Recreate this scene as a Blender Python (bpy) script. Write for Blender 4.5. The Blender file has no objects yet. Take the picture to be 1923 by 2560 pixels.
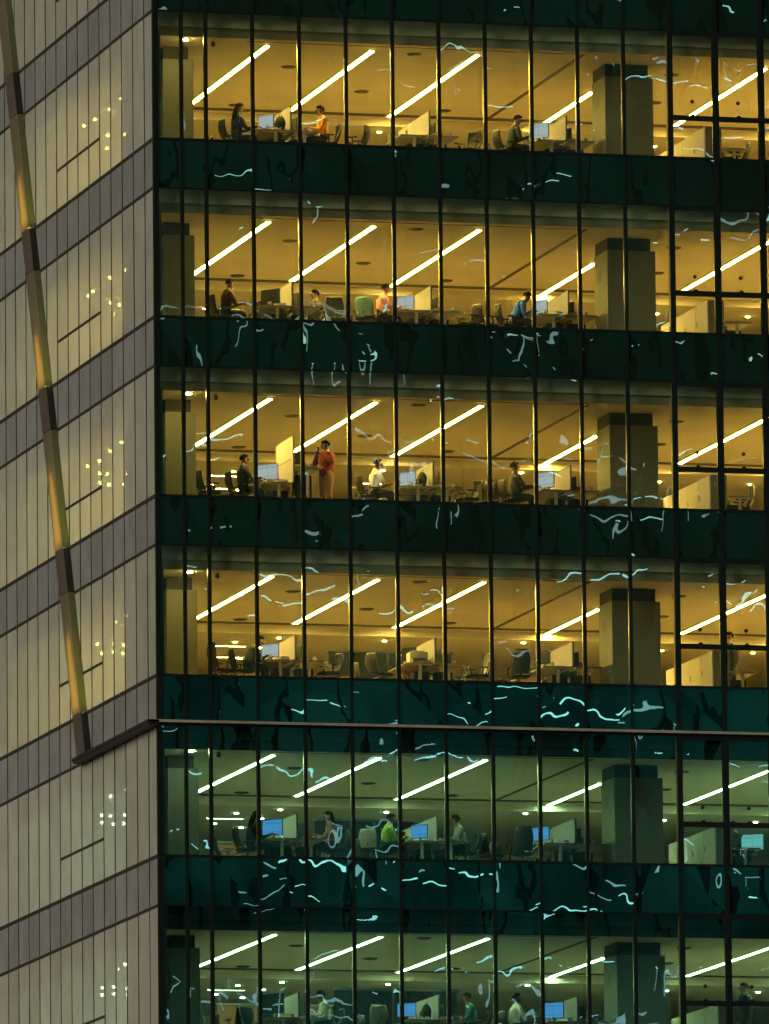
import bpy, bmesh, math, random
from mathutils import Vector, Matrix
R = math.radians
random.seed(7)
sc = bpy.context.scene
COL = sc.collection

# ---------------------------------------------------------------- camera
cam_d = bpy.data.cameras.new('camera'); cam = bpy.data.objects.new('camera', cam_d); COL.objects.link(cam)
YAW, PIT, ROL = R(14.78688), R(8.19419), R(-0.58861)
fw = Vector((math.sin(YAW)*math.cos(PIT), math.cos(YAW)*math.cos(PIT), math.sin(PIT)))
rt = Vector((math.cos(YAW), -math.sin(YAW), 0)); up = rt.cross(fw)
r2 = math.cos(ROL)*rt + math.sin(ROL)*up; u2 = -math.sin(ROL)*rt + math.cos(ROL)*up
M = Matrix((r2, u2, -fw)).transposed().to_4x4(); M.translation = Vector((-57.25098, -238.86366, -44.77422))
cam.matrix_world = M
cam_d.lens = 471.22; cam_d.sensor_width = 36; cam_d.sensor_fit = 'HORIZONTAL'
cam_d.clip_start = 1; cam_d.clip_end = 3000
sc.camera = cam

# ---------------------------------------------------------------- world: last dusk light over a lit city
w = bpy.data.worlds.new('World'); sc.world = w; w.use_nodes = True
nt = w.node_tree; bg = nt.nodes['Background']
sky = nt.nodes.new('ShaderNodeTexSky'); sky.sky_type = 'NISHITA'; sky.sun_disc = False
sky.sun_elevation = R(3); sky.sun_rotation = R(-95); sky.air_density = 2; sky.dust_density = 4
nt.links.new(sky.outputs[0], bg.inputs[0]); bg.inputs[1].default_value = 0.045
# soft warm city glow arriving from the street side (-x), the one sun lamp
sd = bpy.data.lights.new('sun', 'SUN'); sd.energy = 1.5; sd.angle = R(40); sd.color = (1.0, 0.925, 0.81)
so = bpy.data.objects.new('sun', sd); COL.objects.link(so)
so.rotation_euler = Vector((0.82, 0.34, -0.34)).to_track_quat('-Z', 'Y').to_euler()
sc.view_settings.view_transform = 'Standard'; sc.view_settings.look = 'None'
sc.view_settings.exposure = 0.0; sc.view_settings.gamma = 1
sc.cycles.use_denoising = True
sc.cycles.max_bounces = 8; sc.cycles.transparent_max_bounces = 16
sc.cycles.diffuse_bounces = 4; sc.cycles.glossy_bounces = 4; sc.cycles.transmission_bounces = 4
sc.cycles.caustics_reflective = False; sc.cycles.caustics_refractive = False
sc.cycles.sample_clamp_indirect = 6
sc.cycles.use_light_tree = True

H = 4.466            # storey height
NF = 6               # lit storeys, counted downwards from the top one (z = 0)
WH = 3.25            # window height
XJ = [0.0, 0.70] + [1.324 + 1.2*i for i in range(20)]       # joints of the glass front
YJ = [0.0] + [0.974 + 1.225*i for i in range(21)]           # joints of the side front

# ---------------------------------------------------------------- materials
def mat(name, col=(.5,.5,.5), rough=.6, metal=0., emit=None, estr=1., noise=0., nscale=3., spec=.5, bump=0., bscale=40.):
    m = bpy.data.materials.new(name); m.use_nodes = True
    n = m.node_tree; b = n.nodes['Principled BSDF']
    b.inputs['Base Color'].default_value = (*col, 1); b.inputs['Roughness'].default_value = rough
    b.inputs['Metallic'].default_value = metal; b.inputs['Specular IOR Level'].default_value = spec
    if noise or bump:
        tc = n.nodes.new('ShaderNodeTexCoord'); nz = n.nodes.new('ShaderNodeTexNoise')
        nz.inputs['Scale'].default_value = nscale; nz.inputs['Detail'].default_value = 6
        n.links.new(tc.outputs['Object'], nz.inputs['Vector'])
        mp = n.nodes.new('ShaderNodeMapRange'); mp.inputs[1].default_value = .3; mp.inputs[2].default_value = .7
        mp.inputs[3].default_value = 1-noise; mp.inputs[4].default_value = 1+noise
        n.links.new(nz.outputs['Fac'], mp.inputs[0])
        mx = n.nodes.new('ShaderNodeMix'); mx.data_type = 'RGBA'; mx.blend_type = 'MULTIPLY'
        mx.inputs['Factor'].default_value = 1; mx.inputs['A'].default_value = (*col, 1)
        n.links.new(mp.outputs[0], mx.inputs['B']); n.links.new(mx.outputs['Result'], b.inputs['Base Color'])
        if bump:
            n2 = n.nodes.new('ShaderNodeTexNoise'); n2.inputs['Scale'].default_value = bscale
            n.links.new(tc.outputs['Object'], n2.inputs['Vector'])
            bp = n.nodes.new('ShaderNodeBump'); bp.inputs['Strength'].default_value = bump; bp.inputs['Distance'].default_value = .01
            n.links.new(n2.outputs['Fac'], bp.inputs['Height']); n.links.new(bp.outputs[0], b.inputs['Normal'])
    if emit:
        b.inputs['Emission Color'].default_value = (*emit, 1); b.inputs['Emission Strength'].default_value = estr
    return m

def wavy(n, amp, sx=1., per=1.2, x0=1.324, scale=.58, axis=0):
    """bump of hand-sized waves in rolled glass; every pane (between joints) gets its own waves"""
    tc = n.nodes.new('ShaderNodeTexCoord'); sp = n.nodes.new('ShaderNodeSeparateXYZ')
    n.links.new(tc.outputs['Object'], sp.inputs[0])
    a = n.nodes.new('ShaderNodeMath'); a.operation = 'SUBTRACT'; a.inputs[1].default_value = x0
    n.links.new(sp.outputs[axis], a.inputs[0])
    d = n.nodes.new('ShaderNodeMath'); d.operation = 'DIVIDE'; d.inputs[1].default_value = per; n.links.new(a.outputs[0], d.inputs[0])
    fl = n.nodes.new('ShaderNodeMath'); fl.operation = 'FLOOR'; n.links.new(d.outputs[0], fl.inputs[0])
    k = n.nodes.new('ShaderNodeMath'); k.operation = 'MULTIPLY'; k.inputs[1].default_value = 7.31; n.links.new(fl.outputs[0], k.inputs[0])
    cb = n.nodes.new('ShaderNodeCombineXYZ')
    ad = n.nodes.new('ShaderNodeMath'); ad.operation = 'ADD'
    n.links.new(sp.outputs[1 if axis == 0 else 0], ad.inputs[0]); n.links.new(k.outputs[0], ad.inputs[1])
    n.links.new(sp.outputs[axis], cb.inputs[0]); n.links.new(ad.outputs[0], cb.inputs[1]); n.links.new(sp.outputs[2], cb.inputs[2])
    mpg = n.nodes.new('ShaderNodeMapping'); mpg.inputs['Scale'].default_value = (1.25*sx, 1, .8)
    n.links.new(cb.outputs[0], mpg.inputs[0])
    nz = n.nodes.new('ShaderNodeTexNoise'); nz.inputs['Scale'].default_value = scale; nz.inputs['Detail'].default_value = 2.2
    nz.inputs['Roughness'].default_value = .35
    n.links.new(mpg.outputs[0], nz.inputs['Vector'])
    bp = n.nodes.new('ShaderNodeBump'); bp.inputs['Strength'].default_value = 1; bp.inputs['Distance'].default_value = amp
    n.links.new(nz.outputs['Fac'], bp.inputs['Height'])
    return bp.outputs[0]

def glass(name, tint, refl, rcol=(1,1,1), amp=.0085, **kw):
    m = bpy.data.materials.new(name); m.use_nodes = True; n = m.node_tree
    n.nodes.remove(n.nodes['Principled BSDF']); out = n.nodes['Material Output']
    t = n.nodes.new('ShaderNodeBsdfTransparent'); t.inputs[0].default_value = (*tint, 1)
    g = n.nodes.new('ShaderNodeBsdfGlossy'); g.inputs['Color'].default_value = (*rcol, 1); g.inputs['Roughness'].default_value = 0.0
    n.links.new(wavy(n, amp, **kw), g.inputs['Normal'])
    mx = n.nodes.new('ShaderNodeMixShader'); mx.inputs[0].default_value = refl
    n.links.new(t.outputs[0], mx.inputs[1]); n.links.new(g.outputs[0], mx.inputs[2]); n.links.new(mx.outputs[0], out.inputs[0])
    return m

def spandrel(name, col, refl, rcol, amp=.0085):
    m = bpy.data.materials.new(name); m.use_nodes = True; n = m.node_tree
    n.nodes.remove(n.nodes['Principled BSDF']); out = n.nodes['Material Output']
    t = n.nodes.new('ShaderNodeBsdfDiffuse'); t.inputs[0].default_value = (*col, 1)
    g = n.nodes.new('ShaderNodeBsdfGlossy'); g.inputs['Color'].default_value = (*rcol, 1); g.inputs['Roughness'].default_value = 0.0
    n.links.new(wavy(n, amp), g.inputs['Normal'])
    mx = n.nodes.new('ShaderNodeMixShader'); mx.inputs[0].default_value = refl
    n.links.new(t.outputs[0], mx.inputs[1]); n.links.new(g.outputs[0], mx.inputs[2]); n.links.new(mx.outputs[0], out.inputs[0])
    return m

def fritted(name, col, see, refl):
    """pale ceramic-printed glass: mostly diffuse, some light from the rooms comes through the print"""
    m = bpy.data.materials.new(name); m.use_nodes = True; n = m.node_tree
    n.nodes.remove(n.nodes['Principled BSDF']); out = n.nodes['Material Output']
    d = n.nodes.new('ShaderNodeBsdfDiffuse')
    oi = n.nodes.new('ShaderNodeTexCoord'); sp = n.nodes.new('ShaderNodeSeparateXYZ'); n.links.new(oi.outputs['Object'], sp.inputs[0])
    # every pane printed a touch lighter or darker than its neighbour
    a = n.nodes.new('ShaderNodeMath'); a.operation = 'SUBTRACT'; a.inputs[1].default_value = .974; n.links.new(sp.outputs[1], a.inputs[0])
    dv = n.nodes.new('ShaderNodeMath'); dv.operation = 'DIVIDE'; dv.inputs[1].default_value = 1.225; n.links.new(a.outputs[0], dv.inputs[0])
    fl = n.nodes.new('ShaderNodeMath'); fl.operation = 'FLOOR'; n.links.new(dv.outputs[0], fl.inputs[0])
    az = n.nodes.new('ShaderNodeMath'); az.operation = 'DIVIDE'; az.inputs[1].default_value = H; n.links.new(sp.outputs[2], az.inputs[0])
    fz = n.nodes.new('ShaderNodeMath'); fz.operation = 'FLOOR'; n.links.new(az.outputs[0], fz.inputs[0])
    cb = n.nodes.new('ShaderNodeCombineXYZ'); n.links.new(fl.outputs[0], cb.inputs[0]); n.links.new(fz.outputs[0], cb.inputs[1])
    wn = n.nodes.new('ShaderNodeTexWhiteNoise'); n.links.new(cb.outputs[0], wn.inputs['Vector'])
    mr = n.nodes.new('ShaderNodeMapRange'); mr.inputs[3].default_value = .88; mr.inputs[4].default_value = 1.08
    n.links.new(wn.outputs['Value'], mr.inputs[0])
    nz = n.nodes.new('ShaderNodeTexNoise'); nz.inputs['Scale'].default_value = 1.3; nz.inputs['Detail'].default_value = 5
    n.links.new(oi.outputs['Object'], nz.inputs['Vector'])
    m2 = n.nodes.new('ShaderNodeMapRange'); m2.inputs[1].default_value = .3; m2.inputs[2].default_value = .7
    m2.inputs[3].default_value = .86; m2.inputs[4].default_value = 1.08; n.links.new(nz.outputs['Fac'], m2.inputs[0])
    mm = n.nodes.new('ShaderNodeMath'); mm.operation = 'MULTIPLY'; n.links.new(mr.outputs[0], mm.inputs[0]); n.links.new(m2.outputs[0], mm.inputs[1])
    mx0 = n.nodes.new('ShaderNodeMix'); mx0.data_type = 'RGBA'; mx0.blend_type = 'MULTIPLY'; mx0.inputs['Factor'].default_value = 1
    mx0.inputs['A'].default_value = (*col, 1); n.links.new(mm.outputs[0], mx0.inputs['B']); n.links.new(mx0.outputs['Result'], d.inputs[0])
    t = n.nodes.new('ShaderNodeBsdfTransparent'); t.inputs[0].default_value = (.88, .97, 1, 1)
    tl = n.nodes.new('ShaderNodeBsdfTranslucent'); tl.inputs[0].default_value = (.8, .9, .95, 1)
    g = n.nodes.new('ShaderNodeBsdfGlossy'); g.inputs['Roughness'].default_value = .12
    n.links.new(wavy(n, .006, per=1.225, x0=.974, axis=1, sx=2.2), g.inputs['Normal'])
    m1 = n.nodes.new('ShaderNodeMixShader'); m1.inputs[0].default_value = see
    n.links.new(d.outputs[0], m1.inputs[1]); n.links.new(t.outputs[0], m1.inputs[2])
    m3 = n.nodes.new('ShaderNodeMixShader'); m3.inputs[0].default_value = see*1.2
    n.links.new(m1.outputs[0], m3.inputs[1]); n.links.new(tl.outputs[0], m3.inputs[2])
    m4 = n.nodes.new('ShaderNodeMixShader'); m4.inputs[0].default_value = refl
    n.links.new(m3.outputs[0], m4.inputs[1]); n.links.new(g.outputs[0], m4.inputs[2]); n.links.new(m4.outputs[0], out.inputs[0])
    return m

def emis(name, col, s):
    m = bpy.data.materials.new(name); m.use_nodes = True; n = m.node_tree
    n.nodes.remove(n.nodes['Principled BSDF'])
    e = n.nodes.new('ShaderNodeEmission'); e.inputs[0].default_value = (*col, 1); e.inputs[1].default_value = s
    n.links.new(e.outputs[0], n.nodes['Material Output'].inputs[0]); return m

G_WARM = glass('clear_glass_warm_rooms', (.90, .93, .74), .085, (.62, .95, .85))
G_COOL = glass('clear_glass_cool_rooms', (.68, .92, .78), .10, (.50, .95, .95))
SPAN_U = spandrel('spandrel_glass_bottle_green', (.010, .030, .020), .085, (.62, .95, .75))
SPAN_L = spandrel('spandrel_glass_teal', (.004, .026, .026), .13, (.45, 1., .88))
FRIT_W = fritted('printed_glass_pale', (.68, .68, .55), .25, .08)
FRIT_S = fritted('printed_glass_grey', (.268, .282, .262), .0, .07)
JOINT = mat('joint_seal', (.03, .03, .022), .7)
BRONZE = mat('dark_bronze_aluminium', (.016, .02, .013), .35, .3, noise=.2, nscale=2)
BRONZE2 = mat('mullion_side_gold_light', (.72, .60, .40), .28, .8, noise=.1)  # gold put into the colour for room light catching the mullion sides
LEDGE = mat('weathered_aluminium_ledge', (.62, .54, .40), .5, .2, noise=.25, nscale=1.5)
DARKL = mat('dark_ledge_soffit', (.03, .027, .02), .6, noise=.2, nscale=2)
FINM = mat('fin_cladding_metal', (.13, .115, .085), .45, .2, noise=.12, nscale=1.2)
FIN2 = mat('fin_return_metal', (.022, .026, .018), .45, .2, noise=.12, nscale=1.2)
PLASTER = mat('ceiling_board', (.72, .68, .58), .8, noise=.05, nscale=.8)
WALLM = mat('painted_wall', (.62, .58, .48), .8, noise=.06, nscale=.7)
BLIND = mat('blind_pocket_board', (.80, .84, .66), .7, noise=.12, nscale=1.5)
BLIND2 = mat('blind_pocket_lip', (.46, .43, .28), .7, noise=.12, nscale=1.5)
BLINDT = mat('blind_board_teal_reflection', (.012, .055, .05), .5, noise=.15, nscale=1.5)  # teal of board and lip paints in the reflection over the lower pockets
BLINDT2 = mat('blind_lip_teal_reflection', (.014, .045, .04), .5, noise=.15, nscale=1.5)
CARPET = mat('carpet', (.22, .19, .14), .95, noise=.2, nscale=30)
CONC = mat('column_paint', (.24, .26, .205), .75, noise=.07, nscale=1.1)
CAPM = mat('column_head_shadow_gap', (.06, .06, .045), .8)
SLOT = mat('slot_diffuser', (.07, .055, .03), .6)
METAL = mat('office_metal_white', (.44, .43, .39), .4, .1, noise=.06, nscale=6)
DESKT = mat('desk_laminate', (.26, .24, .19), .45, noise=.08, nscale=9)
CREAM = mat('cream_screen_fabric', (.31, .305, .30), .9, noise=.05, nscale=60, bump=.2, bscale=300)
CREAM2 = mat('cream_cupboard', (.60, .57, .50), .55, noise=.04, nscale=5)
BLACKP = mat('black_plastic', (.018, .018, .016), .45, noise=.15, nscale=20)
MESHB = mat('chair_mesh', (.035, .033, .024), .8, noise=.25, nscale=60)
GREYP = mat('grey_plastic', (.16, .155, .12), .5, noise=.1, nscale=20)
DARKF = mat('dark_fabric', (.02, .022, .02), .9, noise=.2, nscale=30)
TVM = mat('dark_glass_board', (.006, .010, .012), .6, spec=.1)
WOODP = mat('orange_wood_panel', (.20, .075, .028), .5, noise=.25, nscale=4)
REDM = mat('red_marker', (.16, .012, .008), .5)
SCR_W = emis('screen_white', (.66, .76, .92), .66)
SCR_B = emis('screen_blue', (.10, .36, .85), .85)
SCR_C = emis('screen_cyan', (.22, .66, .72), .75)
for _m in (SCR_W, SCR_B, SCR_C):
    _n = _m.node_tree; _e = _n.nodes['Emission']; _c = tuple(_e.inputs[0].default_value)
    _tc = _n.nodes.new('ShaderNodeTexCoord'); _sp = _n.nodes.new('ShaderNodeSeparateXYZ'); _cb = _n.nodes.new('ShaderNodeCombineXYZ')
    _n.links.new(_tc.outputs['Object'], _sp.inputs[0]); _n.links.new(_sp.outputs[1], _cb.inputs[0]); _n.links.new(_sp.outputs[2], _cb.inputs[1])
    _bt = _n.nodes.new('ShaderNodeTexBrick'); _bt.offset = 0; _bt.inputs['Scale'].default_value = 1; _bt.inputs['Brick Width'].default_value = .31
    _bt.inputs['Row Height'].default_value = .21; _bt.inputs['Mortar Size'].default_value = .006
    _bt.inputs['Color1'].default_value = _c; _bt.inputs['Color2'].default_value = tuple(v*.8 for v in _c[:3])+(1,); _bt.inputs['Mortar'].default_value = tuple(v*.6 for v in _c[:3])+(1,)
    _n.links.new(_cb.outputs[0], _bt.inputs['Vector']); _n.links.new(_bt.outputs['Color'], _e.inputs[0])
SCR_O = mat('screen_off', (.012, .013, .013), .15)
GROUNDM = mat('asphalt', (.05, .05, .048), .9, noise=.3, nscale=.3, bump=.3, bscale=4)
# lamps: upper four storeys amber, lower two cool
L_WARM = emis('tube_amber', (1., .66, .145), 205)
W_WARM = emis('tube_halo_edge_amber', (.92, .93, .09), 1.15)  # weakly glowing edges painted as the halo around each tube
W_COOL = emis('tube_halo_edge_cool', (.75, 1., .42), 1.1)
L_COOL = emis('tube_cool', (.74, 1., .54), 58.)
D_WARM = emis('spot_amber', (1., .80, .14), 90)
K_WARM = emis('near_spot_amber', (1., .70, .20), 520)
K_COOL = emis('near_spot_cool', (.9, 1., .55), 260)
D_COOL = emis('spot_cool', (.90, 1., .60), 60)
FING = emis('fin_added_glow', (1., .58, .09), 2.1)  # added glow panel, stands in for room light behind the fin
NEI_W = mat('neighbour_cladding', (.14, .34, .32), .5, noise=.3, nscale=.15)
NEI_G = emis('neighbour_room_glow', (.10, .50, .43), .20)
NEI_H = emis('neighbour_added_glow_green', (.14, .50, .42), .12)
NEI_B = emis('neighbour_band_added_glow', (.10, .50, .43), .15)  # floor bands given a glow of their own for an even veil in the glass
NEI_L3 = emis('neighbour_tube_dim', (.8, .95, 1.), 2.6)
NEI_D = mat('neighbour_dark_pier', (.01, .02, .02), .5)
NEI_L = emis('neighbour_tube', (.62, .95, 1.), 7.)
NEI_L2 = emis('neighbour_tube_white', (.85, 1., .9), 6.)

# ---------------------------------------------------------------- mesh helpers
class MB:
    def __init__(s): s.v = []; s.f = []; s.mi = []
    def box(s, a, b, mi=0, M=None):
        x0, y0, z0 = a; x1, y1, z1 = b; k = len(s.v)
        c = [(x0,y0,z0),(x1,y0,z0),(x1,y1,z0),(x0,y1,z0),(x0,y0,z1),(x1,y0,z1),(x1,y1,z1),(x0,y1,z1)]
        if M is not None: c = [tuple(M @ Vector(p)) for p in c]
        s.v += c
        for q in ((0,3,2,1),(4,5,6,7),(0,1,5,4),(1,2,6,5),(2,3,7,6),(3,0,4,7)):
            s.f.append(tuple(k+i for i in q)); s.mi.append(mi)
        return s
    def prism(s, pts, d, mi=0):
        """closed outline pts (3-D) pushed along d"""
        k = len(s.v); n = len(pts); d = Vector(d)
        s.v += [tuple(p) for p in pts] + [tuple(Vector(p)+d) for p in pts]
        s.f.append(tuple(range(k+n-1, k-1, -1))); s.mi.append(mi)
        s.f.append(tuple(range(k+n, k+2*n))); s.mi.append(mi)
        for i in range(n):
            j = (i+1) % n; s.f.append((k+i, k+j, k+n+j, k+n+i)); s.mi.append(mi)
        return s
    def tube(s, p, q, r0, r1=None, n=8, mi=0):
        p = Vector(p); q = Vector(q); r1 = r0 if r1 is None else r1
        z = (q-p).normalized(); a = z.orthogonal().normalized(); b = z.cross(a); k = len(s.v)
        for c, r in ((p, r0), (q, r1)):
            for i in range(n):
                t = 2*math.pi*i/n; s.v.append(tuple(c + (a*math.cos(t)+b*math.sin(t))*r))
        for i in range(n):
            j = (i+1) % n; s.f.append((k+i, k+j, k+n+j, k+n+i)); s.mi.append(mi)
        s.f.append(tuple(k+i for i in reversed(range(n)))); s.mi.append(mi)
        s.f.append(tuple(k+n+i for i in range(n))); s.mi.append(mi)
        return s
    def ball(s, c, r, n=8, m=6, mi=0, sc_=(1,1,1), zmin=-1.):
        k = len(s.v)
        for i in range(m+1):
            ph = math.pi*i/m
            for j in range(n):
                t = 2*math.pi*j/n
                zz = max(math.cos(ph), zmin)
                s.v.append((c[0]+r*sc_[0]*math.sin(ph)*math.cos(t), c[1]+r*sc_[1]*math.sin(ph)*math.sin(t), c[2]+r*sc_[2]*zz))
        for i in range(m):
            for j in range(n):
                jj = (j+1) % n
                s.f.append((k+i*n+j, k+(i+1)*n+j, k+(i+1)*n+jj, k+i*n+jj)); s.mi.append(mi)
        return s
    def grid(s, fn, nu, nv, th, mi=0):
        """thin curved shell: fn(u,v)->(point, normal)"""
        k = len(s.v)
        for side in (0, 1):
            for i in range(nu+1):
                for j in range(nv+1):
                    p, nn = fn(i/nu, j/nv); s.v.append(tuple(Vector(p) - Vector(nn)*th*side))
        o = (nu+1)*(nv+1)
        for i in range(nu):
            for j in range(nv):
                a = k+i*(nv+1)+j; q = (a, a+nv+1, a+nv+2, a+1)
                s.f.append(q); s.f.append(tuple(x+o for x in reversed(q))); s.mi += [mi, mi]
        ring = [i*(nv+1) for i in range(nu+1)] + [nu*(nv+1)+j for j in range(1, nv+1)] + [i*(nv+1)+nv for i in range(nu-1, -1, -1)] + [j for j in range(nv-1, 0, -1)]
        for a, b in zip(ring, ring[1:]+ring[:1]):
            s.f.append((k+a, k+b, k+b+o, k+a+o)); s.mi.append(mi)
        return s
    def mesh(s, name, mats, bevel=0, smooth=False):
        me = bpy.data.meshes.new(name); me.from_pydata(s.v, [], s.f)
        for m in (mats if isinstance(mats, (list, tuple)) else [mats]): me.materials.append(m)
        for p, i in zip(me.polygons, s.mi): p.material_index = i
        bm = bmesh.new(); bm.from_mesh(me); bmesh.ops.recalc_face_normals(bm, faces=bm.faces)
        if bevel: bmesh.ops.bevel(bm, geom=[e for e in bm.edges], offset=bevel, segments=2, affect='EDGES', clamp_overlap=True)
        bm.to_mesh(me); bm.free()
        if smooth:
            for p in me.polygons: p.use_smooth = True
        return me
    def obj(s, name, mats, parent=None, bevel=0, smooth=False):
        o = bpy.data.objects.new(name, s.mesh(name, mats, bevel, smooth)); COL.objects.link(o)
        if parent: o.parent = parent
        return o

def empty(name, loc=(0,0,0), rz=0):
    o = bpy.data.objects.new(name, None); COL.objects.link(o); o.location = loc; o.rotation_euler = (0, 0, rz)
    o.empty_display_size = .2; return o
def tag(o, label, cat, group=None):
    n = len(label.split()); assert 4 <= n <= 16, (n, label)
    o['label'] = label; o['category'] = cat
    if group: o['group'] = group
    return o
def copy_tree(o, parent=None, recolor=None):
    c = o.copy(); COL.objects.link(c); c.parent = parent
    if c.type == 'MESH' and recolor and o.name.split('.')[0] in recolor:
        c.data = o.data.copy(); c.data.materials[0] = recolor[o.name.split('.')[0]]
    for k in list(o.children): copy_tree(k, c, recolor)
    return c
protos = {}
def place(key, maker, loc, rz, label, cat, group=None, recolor=None):
    if key not in protos:
        o = maker(); protos[key] = o
    else:
        o = copy_tree(protos[key])
    if recolor:
        for k in [o]+list(o.children_recursive):
            b = k.name.split('.')[0]
            if k.type == 'MESH' and b in recolor:
                k.data = k.data.copy(); k.data.materials[0] = recolor[b]
    o.location = loc; o.rotation_euler = (0, 0, rz)
    return tag(o, label, cat, group)
FLOORN = ['top', 'second', 'third', 'fourth', 'fifth', 'bottom']
def fz(k): return -k*H
ORD = ['first', 'second', 'third', 'fourth', 'fifth', 'sixth', 'seventh', 'eighth', 'ninth', 'tenth', 'eleventh', 'twelfth', 'thirteenth']

# ---------------------------------------------------------------- ground
g = MB().box((-1500, -1500, -46.6), (1500, 1500, -46.5)).obj('ground', GROUNDM); g['kind'] = 'structure'

# ---------------------------------------------------------------- the tower
T = tag(empty('office_tower', (0, 0, -46.5)), 'glass office tower with lit open-plan floors behind dark mullions and a pale side wall', 'building')
OFF = Vector((0, 0, 46.5))
def part(mb, name, mats, parent=None, bevel=0):
    o = mb.obj(name, mats, parent or T, bevel)
    if parent is None: o.location = OFF
    return o
XE, YE = 27.0, 26.5
KLO, KHI = 7, -2     # storeys built: -2 (above) .. 6
for k in range(KHI, KLO):
    z = fz(k); low = k >= 4
    vis = 0 <= k <= 5
    # slab with the fascia behind the spandrel
    part(MB().box((.12, .10, z-1.12), (XE, YE, z-.004)), 'floor_slab', WALLM)
    part(MB().box((.12, .10, z-.003), (XE, YE, z+.0)), 'carpet_floor', CARPET)
    # ceilings (board zone by the window, lowered zone deeper in)
    part(MB().box((.30, .50, z+2.72), (XE-.1, 10.55, z+2.80)), 'ceiling', PLASTER)
    part(MB().box((.30, 10.56, z+2.52), (XE-.1, YE-.1, z+2.82)), 'lowered_ceiling', PLASTER)
    b = MB()
    b.box((.14, .46, z+2.70), (XE-.1, .498, z+2.93), 1)
    b.box((.14, .36, z+2.93), (XE-.1, .498, z+3.30), 0)
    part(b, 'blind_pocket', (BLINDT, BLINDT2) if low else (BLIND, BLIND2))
    part(MB().box((.30, 20.5, z), (XE-.1, 20.7, z+2.52)), 'core_wall', WALLM)
    part(MB().box((XE-.1, .1, z), (XE, YE, z+2.9)), 'end_wall', WALLM)
    # slot diffusers in the ceiling
    s = MB(); s.box((2.6, .88, z+2.712), (11.2, .93, z+2.7195)); s.box((11.28, .9, z+2.711), (11.40, 9.95, z+2.7195))
    s.box((.6, 9.9, z+2.7105), (24, 10.25, z+2.7195))
    part(s, 'slot_diffuser', SLOT)
    if k >= 0: part(MB().box((.13, .16, z+.001), (.20, 3.41, z+2.70)), 'side_lining_wall', CONC)
    if vis:
        for (x0, x1, y0, y1) in ((.70, 1.48, 1.95, 2.9), (12.20, 13.46, 1.95, 3.15), (23.7, 24.9, 1.95, 3.1)):
            c = part(MB().box((x0, y0, z), (x1, y1, z+2.40)), 'column', CONC)
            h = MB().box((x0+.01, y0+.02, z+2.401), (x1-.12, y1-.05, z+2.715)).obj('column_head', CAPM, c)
        MB().box((12.195, 2.55, z+1.68), (12.235, 2.85, z+1.98)).obj('alarm_box', GREYP, None)
        bpy.data.objects[-1] if False else None
# tidy: alarm boxes belong to the tower
for o in list(COL.objects):
    if o.name.startswith('alarm_box'):
        o.parent = T; o.location = OFF

# front: spandrel bands, windows
for k in range(KHI, KLO):
    z = fz(k); low = k >= 3
    sb = MB()
    for a, b_ in zip(XJ[:-1], XJ[1:]):
        if b_ > XE: break
        t = [random.uniform(-.0035, .0035) for _ in range(4)]
        zz0, zz1 = z-1.205, z-.035
        if k == 3:     # the ledge cuts this one
            sb.prism([(a+.012, t[0], zz0+.11), (b_-.012, t[1], zz0+.11), (b_-.012, t[2], zz1), (a+.012, t[3], zz1)], (0, .03, 0))
        else:
            sb.prism([(a+.012, t[0], zz0), (b_-.012, t[1], zz0), (b_-.012, t[2], zz1), (a+.012, t[3], zz1)], (0, .03, 0))
    part(sb, 'spandrel_band', SPAN_L if low else SPAN_U)
    part(MB().box((.02, .034, z-1.2), (XE, .06, z-.04)), 'spandrel_backing', BRONZE)
for k in range(KHI, KLO):
    z = fz(k); low = k >= 4
    if k == -2: continue
    for i, (a, b_) in enumerate(zip(XJ[:-1], XJ[1:])):
        if b_ > XE: break
        if not (0 <= k <= 5 and b_ < 18.2):
            continue
        op = a > 13.2
        f = MB()
        e = .055 if op else .016
        zt = z+WH-(.09 if op else .0)
        f.box((a+.032, -.012, z-.03), (b_-.032, .05, z+.03)); f.box((a+.032, -.012, zt-.03), (b_-.032, .05, z+WH+.005))
        f.box((a+.032, -.012, z+.03), (a+.032+e, .05, zt-.03)); f.box((b_-.032-e, -.012, z+.03), (b_-.032, .05, zt-.03))
        if op:
            f.box((a+.032+e, -.02, z+.955), (b_-.032-e, .055, z+1.085))
            m_ = (a+b_)/2; f.prism([(m_-.07, -.03, z+1.085), (m_+.07, -.03, z+1.085), (m_+.02, -.03, z+1.13), (m_-.02, -.03, z+1.13)], (0, .05, 0))
        fo = part(f, 'window', BRONZE)
        gl = MB()
        ax, bx_ = a+.032+e+.001, b_-.032-e-.001
        tl = [random.uniform(-.004, .004)+.012 for _ in range(4)]
        def quad(z0, z1):
            n0 = len(gl.v); gl.v += [(ax, tl[0], z0), (bx_, tl[1], z0), (bx_, tl[2], z1), (ax, tl[3], z1)]
            gl.f.append((n0, n0+1, n0+2, n0+3)); gl.mi.append(0)
        if op: quad(z+.031, z+.954); quad(z+1.086, zt-.031)
        else: quad(z+.031, zt-.031)
        go = gl.obj('glass_pane', G_COOL if low else G_WARM, fo)
        if op:
            MB().tube(((a+b_)/2, .02, z+1.45), ((a+b_)/2, .045, z+1.45), .05, n=12).obj('red_marker', REDM, fo)
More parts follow.
